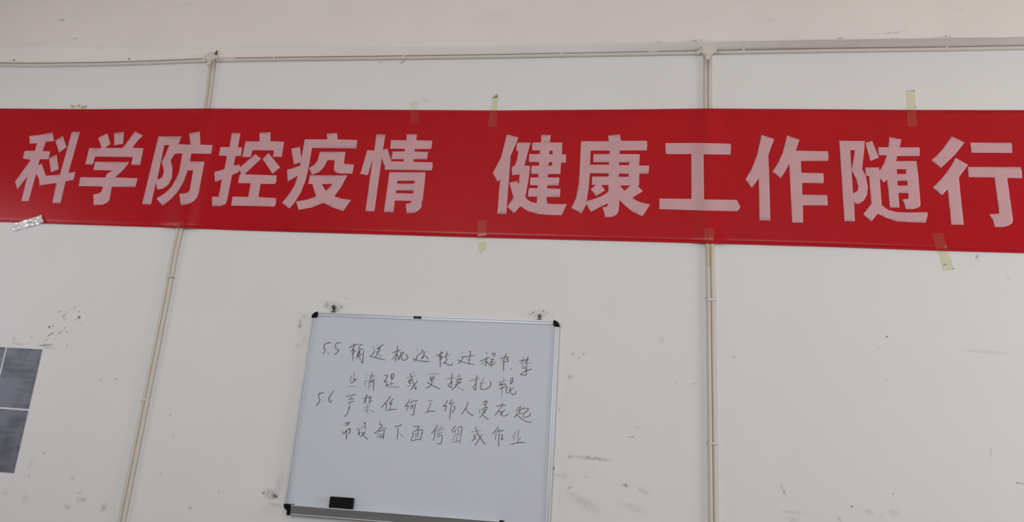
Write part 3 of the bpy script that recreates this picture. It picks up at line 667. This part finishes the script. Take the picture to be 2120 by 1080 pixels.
# eraser on the tray
e0, e1 = P(680, 1050, .045), P(727, 1052, .045)
ex0, ex1 = e0.x, e1.x
ez = tz-(ex0-tx0)*math.sin(ang)+.0006
et = P(683, 1027, .045).z
er = empty('board_eraser', ((ex0+ex1)/2, -.0325, ez), 'black block eraser standing on the whiteboard tray', 'eraser')
boxes('eraser_body', [(ex0+.001, ex1+.001, -.0470, -.0260, ez, et)], BLACK, er, .002, rotY=ang, pivot=(ex0, 0, ez))
boxes('felt_pad', [(ex0+.002, ex1, -.0260, -.0180, ez+.0015, et-.0015)], FELT, er, .001, rotY=ang, pivot=(ex0, 0, ez))

# the two screws with hanging tabs
def hook(px, py, tx, ty, label, big):
    c = P(px, py, .006)
    t = empty('wall_screw', (c.x, 0, c.z), label, 'screw', 'screws holding the whiteboard')
    v, f = [], []
    disc(v, f, (c.x, c.z), .0038, 0, -.017, 12); disc(v, f, (c.x, c.z), .0098 if big else .0085, -.017, -.0225, 16, .007)
    mesh_obj('screw_head', v, f, STEEL, t)
    k = P(tx, ty, .010)
    boxes('hanging_tab', [(k.x-.010, k.x+.010, -.009, -.006, k.z-.006, k.z+.004), (k.x-.005, k.x+.005, -.009, -.006, k.z+.003, c.z)], STEEL, t, .0006)
hook(692, 636, 690, 644, 'dark screw with hanging tab above the left end of the whiteboard', True)
hook(1117.5, 654, 1116.5, 661.5, 'dark screw with hanging tab above the right end of the whiteboard', False)

# ------------------------------------------------------------------ printed sheets at the left edge
def photo_mat():
    m = mat('dark_grey_print', S(86, 86, 98), 0.35, spec=0.4)
    nt = m.node_tree; L = nt.links.new; b = nt.nodes['Principled BSDF']
    tc = nt.nodes.new('ShaderNodeTexCoord')
    n = nt.nodes.new('ShaderNodeTexNoise'); n.inputs['Scale'].default_value = 5; n.inputs['Detail'].default_value = 3; L(tc.outputs['Object'], n.inputs['Vector'])
    mp = nt.nodes.new('ShaderNodeMapping'); mp.inputs['Scale'].default_value = (5, 1, 45); L(tc.outputs['Object'], mp.inputs['Vector'])
    n2 = nt.nodes.new('ShaderNodeTexNoise'); n2.inputs['Scale'].default_value = 1.0; n2.inputs['Detail'].default_value = 2; L(mp.outputs['Vector'], n2.inputs['Vector'])
    mp3 = nt.nodes.new('ShaderNodeMapping'); mp3.inputs['Scale'].default_value = (22, 1, 2); L(tc.outputs['Object'], mp3.inputs['Vector'])
    n3 = nt.nodes.new('ShaderNodeTexNoise'); n3.inputs['Scale'].default_value = 1.0; L(mp3.outputs['Vector'], n3.inputs['Vector'])
    a = nt.nodes.new('ShaderNodeMath'); a.operation = 'MULTIPLY_ADD'; L(n2.outputs['Fac'], a.inputs[0]); a.inputs[1].default_value = .55; L(n.outputs['Fac'], a.inputs[2])
    a2 = nt.nodes.new('ShaderNodeMath'); a2.operation = 'MULTIPLY_ADD'; L(n3.outputs['Fac'], a2.inputs[0]); a2.inputs[1].default_value = .30; L(a.outputs[0], a2.inputs[2])
    r = nt.nodes.new('ShaderNodeValToRGB'); L(a2.outputs[0], r.inputs['Fac'])
    r.color_ramp.elements[0].position = .70; r.color_ramp.elements[0].color = S(52, 52, 62)
    r.color_ramp.elements[1].position = 1.15 if False else 1.0; r.color_ramp.elements[1].color = S(106, 107, 122)
    L(r.outputs['Color'], b.inputs['Base Color'])
    return m
PRINT = photo_mat()
pq = P(88, 723, .001); br = P(29, 979, .001); gap = P(59, 848, .001); gx = P(14, 719, .001)
zt, zb, zg = pq.z, br.z, gap.z
xr = pq.x; xg = gx.x
slope = (P(0, 718, .001).z-pq.z)/(P(0, 718, .001).x-pq.x)
def sheetq(name, xa, xb, z0, z1, d0, d1, m, par):
    v, f = [], []
    box(v, f, xa, xb, -d1, -d0, z0, z1)
    v = [(x+(xr2(z)-xr), y, z+slope*(x-xr)) for x, y, z in v]
    return mesh_obj(name, v, f, m, par)
def xr2(z):   # the sheet hangs slightly off plumb
    return pq.x+(br.x-pq.x)*(pq.z-z)/(pq.z-br.z)
post = empty('poster', (xr-.2, 0, zb), 'dark grey printed sheet with white dividing lines at the left edge of the photo', 'poster')
sheetq('backing_sheet', xr-.78, xr+.0015, zb-.0015, zt+.0015, .0004, .0016, SHEET, post)
gw = .0085
sheetq('print_panel', xg+gw/2-.001, xr, zg+gw*.5, zt, .0017, .0024, PRINT, post)
sheetq('print_panel', xr-.777, xg-gw/2-.001, zg+gw*.5, zt, .0017, .0024, PRINT, post)
sheetq('print_panel', xr-.375, xr, zb, zg-gw*.5, .0017, .0024, PRINT, post)
sheetq('print_panel', xr-.777, xr-.375-gw, zb, zg-gw*.5, .0017, .0024, PRINT, post)

# ------------------------------------------------------------------ dirt and scuffs on the wall
marks = []   # px, py, half length, half width (px), angle deg, strength, depth plane
def mk(px, py, a, b, ang_=0, s=.5, d=.0005): marks.append((px, py, a, b, ang_, s, d))
for z in ((345, 800, 2, 2, .9), (371, 791, 1.6, 1.4, .7), (455, 803, 1.8, 1.8, .8), (466, 930, 1.6, 1.8, .8), (466, 830, 1.4, 1.2, .5), (553, 732, 2.6, 3, .7), (555, 688, 1.5, 1.5, .7),
          (526, 662, 1.3, 1.5, .5), (468, 697, 2, 1.3, .6), (450, 742, 2.2, 1.8, .5), (527, 750, 1.5, 1.5, .4), (390, 882, 2, 2, .4), (222, 870, 2, 2, .3), (100, 885, 3, 4, .2), (640, 627, 2, 1.2, .3), (572, 770, 1.5, 3, .3)):
    mk(z[0]/3.376, 440+z[1]/3.376, z[2]*1.3, z[3]*1.3, random.uniform(-30, 30), z[4])
for z in ((355, 850, 8, 2, 35, .6), (420, 838, 8, 2, 40, .5), (418, 690, 5, 1.5, 25, .5), (320, 925, 16, 2.4, 4, .55), (340, 943, 12, 1.6, 0, .4), (445, 720, 5, 2, 50, .4), (320, 890, 6, 2, 20, .35), (120, 915, 18, 2.5, 0, .22), (490, 672, 7, 1.2, -5, .3)):
    mk(z[0]/3.376, 440+z[1]/3.376, z[2], z[3], z[4], z[5])
for z in ((569, 1027, 7, 5, -20, .85), (545, 1019.5, 4, 2.2, 20, .55), (560, 1022, 16, 11, 0, .3), (570, 1045, 22, 3, -8, .2), (580, 1000, 10, 20, 0, .12),
          (622, 668, 3, 8, 10, .4), (620, 675, 5, 5, 0, .35), (630, 655, 3, 3, 0, .3), (616, 716, 6, 5, 0, .2), (630, 700, 2, 10, -8, .2),
          (692, 632, 18, 10, 0, .2), (707, 635, 3, 4, 10, .45), (676, 630, 6, 8, 0, .3), (716, 618, 4, 4, 0, .2), (692, 642, 12, 4, 0, .35),
          (1104, 646, 2, 2.5, 0, .8), (1117, 649, 18, 8, 0, .18), (1125, 643, 3, 3, 0, .5), (1114, 641, 2.5, 1.5, 0, .5), (1143, 651, 2, 2, 0, .4), (1098, 650, 5, 3, 0, .35), (1134, 647, 3, 3, 0, .3),
          (1187, 732, 5, 1, 40, .75), (1208, 731, 5, 2.5, 35, .5), (1200, 740, 6, 2.5, 40, .2), (1180, 780, 5, 6, 30, .25), (1310, 904.5, 4, 2, -15, .6), (1303, 904, 5, .9, 0, .5), (1398, 790.5, 3, 1.6, 0, .5), (1437, 794, 2.5, 3, 0, .35),
          (1225, 947.5, 40, 4, -3, .38), (1180, 945, 6, 4, 0, .3), (1213, 986, 3, 1.5, 0, .4), (1230, 966, 2, 1.5, 0, .4), (1296, 1004, 9, 4, -5, .42), (1332, 1016, 14, 6, -25, .2), (1180, 1009, 7, 3, 30, .35), (1210, 1040, 40, 12, -25, .16), (1320, 884, 5, 2, 0, .25), (1160, 984, 20, 4, 0, .15), (1370, 703, 7, 7, 0, .12), (1310, 1050, 30, 8, -15, .1),
          (1146, 969, 3.4, 2.6, 40, .95), (1155, 756, 2, 4, 10, .6), (1158, 848, 3, 5, 0, .3),
          (1836, 696.5, 2, 2, 0, 1.0), (1834, 786, 2.5, 2.5, 0, .3), (1820, 720, 4, 6, 0, .1), (2106.5, 999, 2, 2, 0, 1.0), (2115, 1000.5, 9, .8, -5, .7), (2052, 935, .8, 16, 6, .4), (2050, 955, .8, 10, -10, .3),
          (1848, 1022, 4.5, 2.2, 15, .5), (1763, 1048, 4.5, 2.2, 30, .5), (1622, 1014, 3, 16, 20, .3), (1640, 1060, 26, 4, 0, .18), (1640, 1075, 18, 5, 0, .2), (1738, 1075, 6, 8, 0, .2), (1850, 1060, 12, 8, 0, .15), (1800, 1060, 10, 8, 0, .15), (2040, 728, 50, 4, -2, .16), (1825, 1066, 2, 2, 0, .3),
          (2023, 531, 3, 8, -35, .55), (2027, 541, 2, 2, 0, .4), (2010, 548, 2.5, 1.6, 0, .45), (2088, 575, 5, 6, 0, .15), (1519, 739.5, 1.8, 1.8, 0, .5),
          (1464, 919, 3, 6, 0, .5), (1462, 620, 4, 7, 0, .4), (1521, 739, 2, 2, 0, .4),
          (92, 938, 4, 2, 15, .5), (62, 960, 4, 10, -20, .22), (60, 986, 2, 3, 0, .35), (240, 785, 3.5, 2.5, 20, .4), (209, 788, 2, 3, 0, .35), (352, 858, 1.6, 2.5, 0, .4), (358, 900, 2, 6, 0, .2), (333, 980, 2, 2.5, 0, .35), (453, 1019, 2, 3, 0, .35), (394, 1051, 5, 3, 30, .3), (215, 1050, 6, 10, -40, .3), (168, 1034, 12, 5, 10, .3), (165, 1020, 5, 2, 0, .3), (140, 1048, 8, 5, 0, .25), (150, 990, 5, 3, 0, .25), (52, 1032, 10, 8, 0, .15), (10, 1020, 8, 4, 0, .2), (88, 865, 3, 2, 0, .2),
          (30, 124, 8, 4, 40, .6), (270, 122, 6, 5, 20, .7), (276, 120, 8, 2.5, 10, .3), (444, 116, 9, 9, 0, .35), (463, 108, 16, 10, -20, .3), (465, 118, 6, 8, -40, .45),
          (1027, 199, 4, 5, -25, .95), (1022, 202, 4, 3, 0, .5), (1884, 187.5, 4, 1.8, 0, .6), (1892, 187.5, 2.4, 2.4, 0, .65), (1896, 220, 1.6, 2, 0, .9), (1956, 547, 4, 2, 0, .7), (1972.5, 556, 3, 2, 0, .9), (1968, 541, 2, 6, -15, .5),
          (150, 220, 5, 2.5, -15, .7), (164, 218, 5, 1.8, -20, .6), (172, 222, 4, 3, -40, .5), (178, 220, 1.8, 3.4, 0, .9), (997, 521, 3, 3, 0, .4), (880, 209, 10, 2, 0, .25), (833, 129, 6, 3, 30, .4), (788, 129, 6, 2.5, 10, .25)):
    mk(*z)
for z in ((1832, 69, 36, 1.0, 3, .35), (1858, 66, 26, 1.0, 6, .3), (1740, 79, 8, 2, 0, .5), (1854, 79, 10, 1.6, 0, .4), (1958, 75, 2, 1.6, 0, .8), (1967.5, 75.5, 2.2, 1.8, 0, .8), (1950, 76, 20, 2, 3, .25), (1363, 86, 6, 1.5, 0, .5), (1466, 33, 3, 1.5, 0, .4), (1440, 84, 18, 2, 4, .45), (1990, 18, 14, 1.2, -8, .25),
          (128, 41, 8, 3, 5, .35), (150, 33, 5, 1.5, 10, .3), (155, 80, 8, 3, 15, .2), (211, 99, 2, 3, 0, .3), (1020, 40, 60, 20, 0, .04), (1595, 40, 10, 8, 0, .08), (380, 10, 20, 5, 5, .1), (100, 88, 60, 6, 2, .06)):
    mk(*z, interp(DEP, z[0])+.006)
def build_marks(sel, name, parent):
    v, f, uvs, st = [], [], [], []
    for i, (px, py, a, b, an, s, d) in enumerate(sel):
        c = P(px, py, d); sc_ = (P(px+1, py, d)-c).length
        A, B = max(a, 1.2)*1.35*sc_, max(b, 1.2)*1.35*sc_; q = R(an)
        ux, uz = math.cos(q), math.sin(q); n = len(v); yy = -d-.00002*(i % 20)
        for sx, sz in ((-1, -1), (1, -1), (1, 1), (-1, 1)):
            v.append((c.x+ux*A*sx-uz*B*sz, yy, c.z+uz*A*sx+ux*B*sz)); uvs.append((sx, sz))
        f.append((n, n+1, n+2, n+3)); st += [s*1.15]*4
    o = mesh_obj(name, v, f, DIRT, parent)
    uv = o.data.uv_layers.new(name='UVMap')
    for lp in o.data.loops: uv.data[lp.index].uv = uvs[lp.vertex_index]
    at = o.data.attributes.new('strength', 'FLOAT', 'POINT')
    for i, x in enumerate(st): at.data[i].value = x
    return tag(o, kind='stuff')
build_marks([m for m in marks if m[6] < .005], 'dirt_marks', wall)
build_marks([m for m in marks if m[6] > .005], 'dirt_marks', bpy.data.objects['trim_1'])
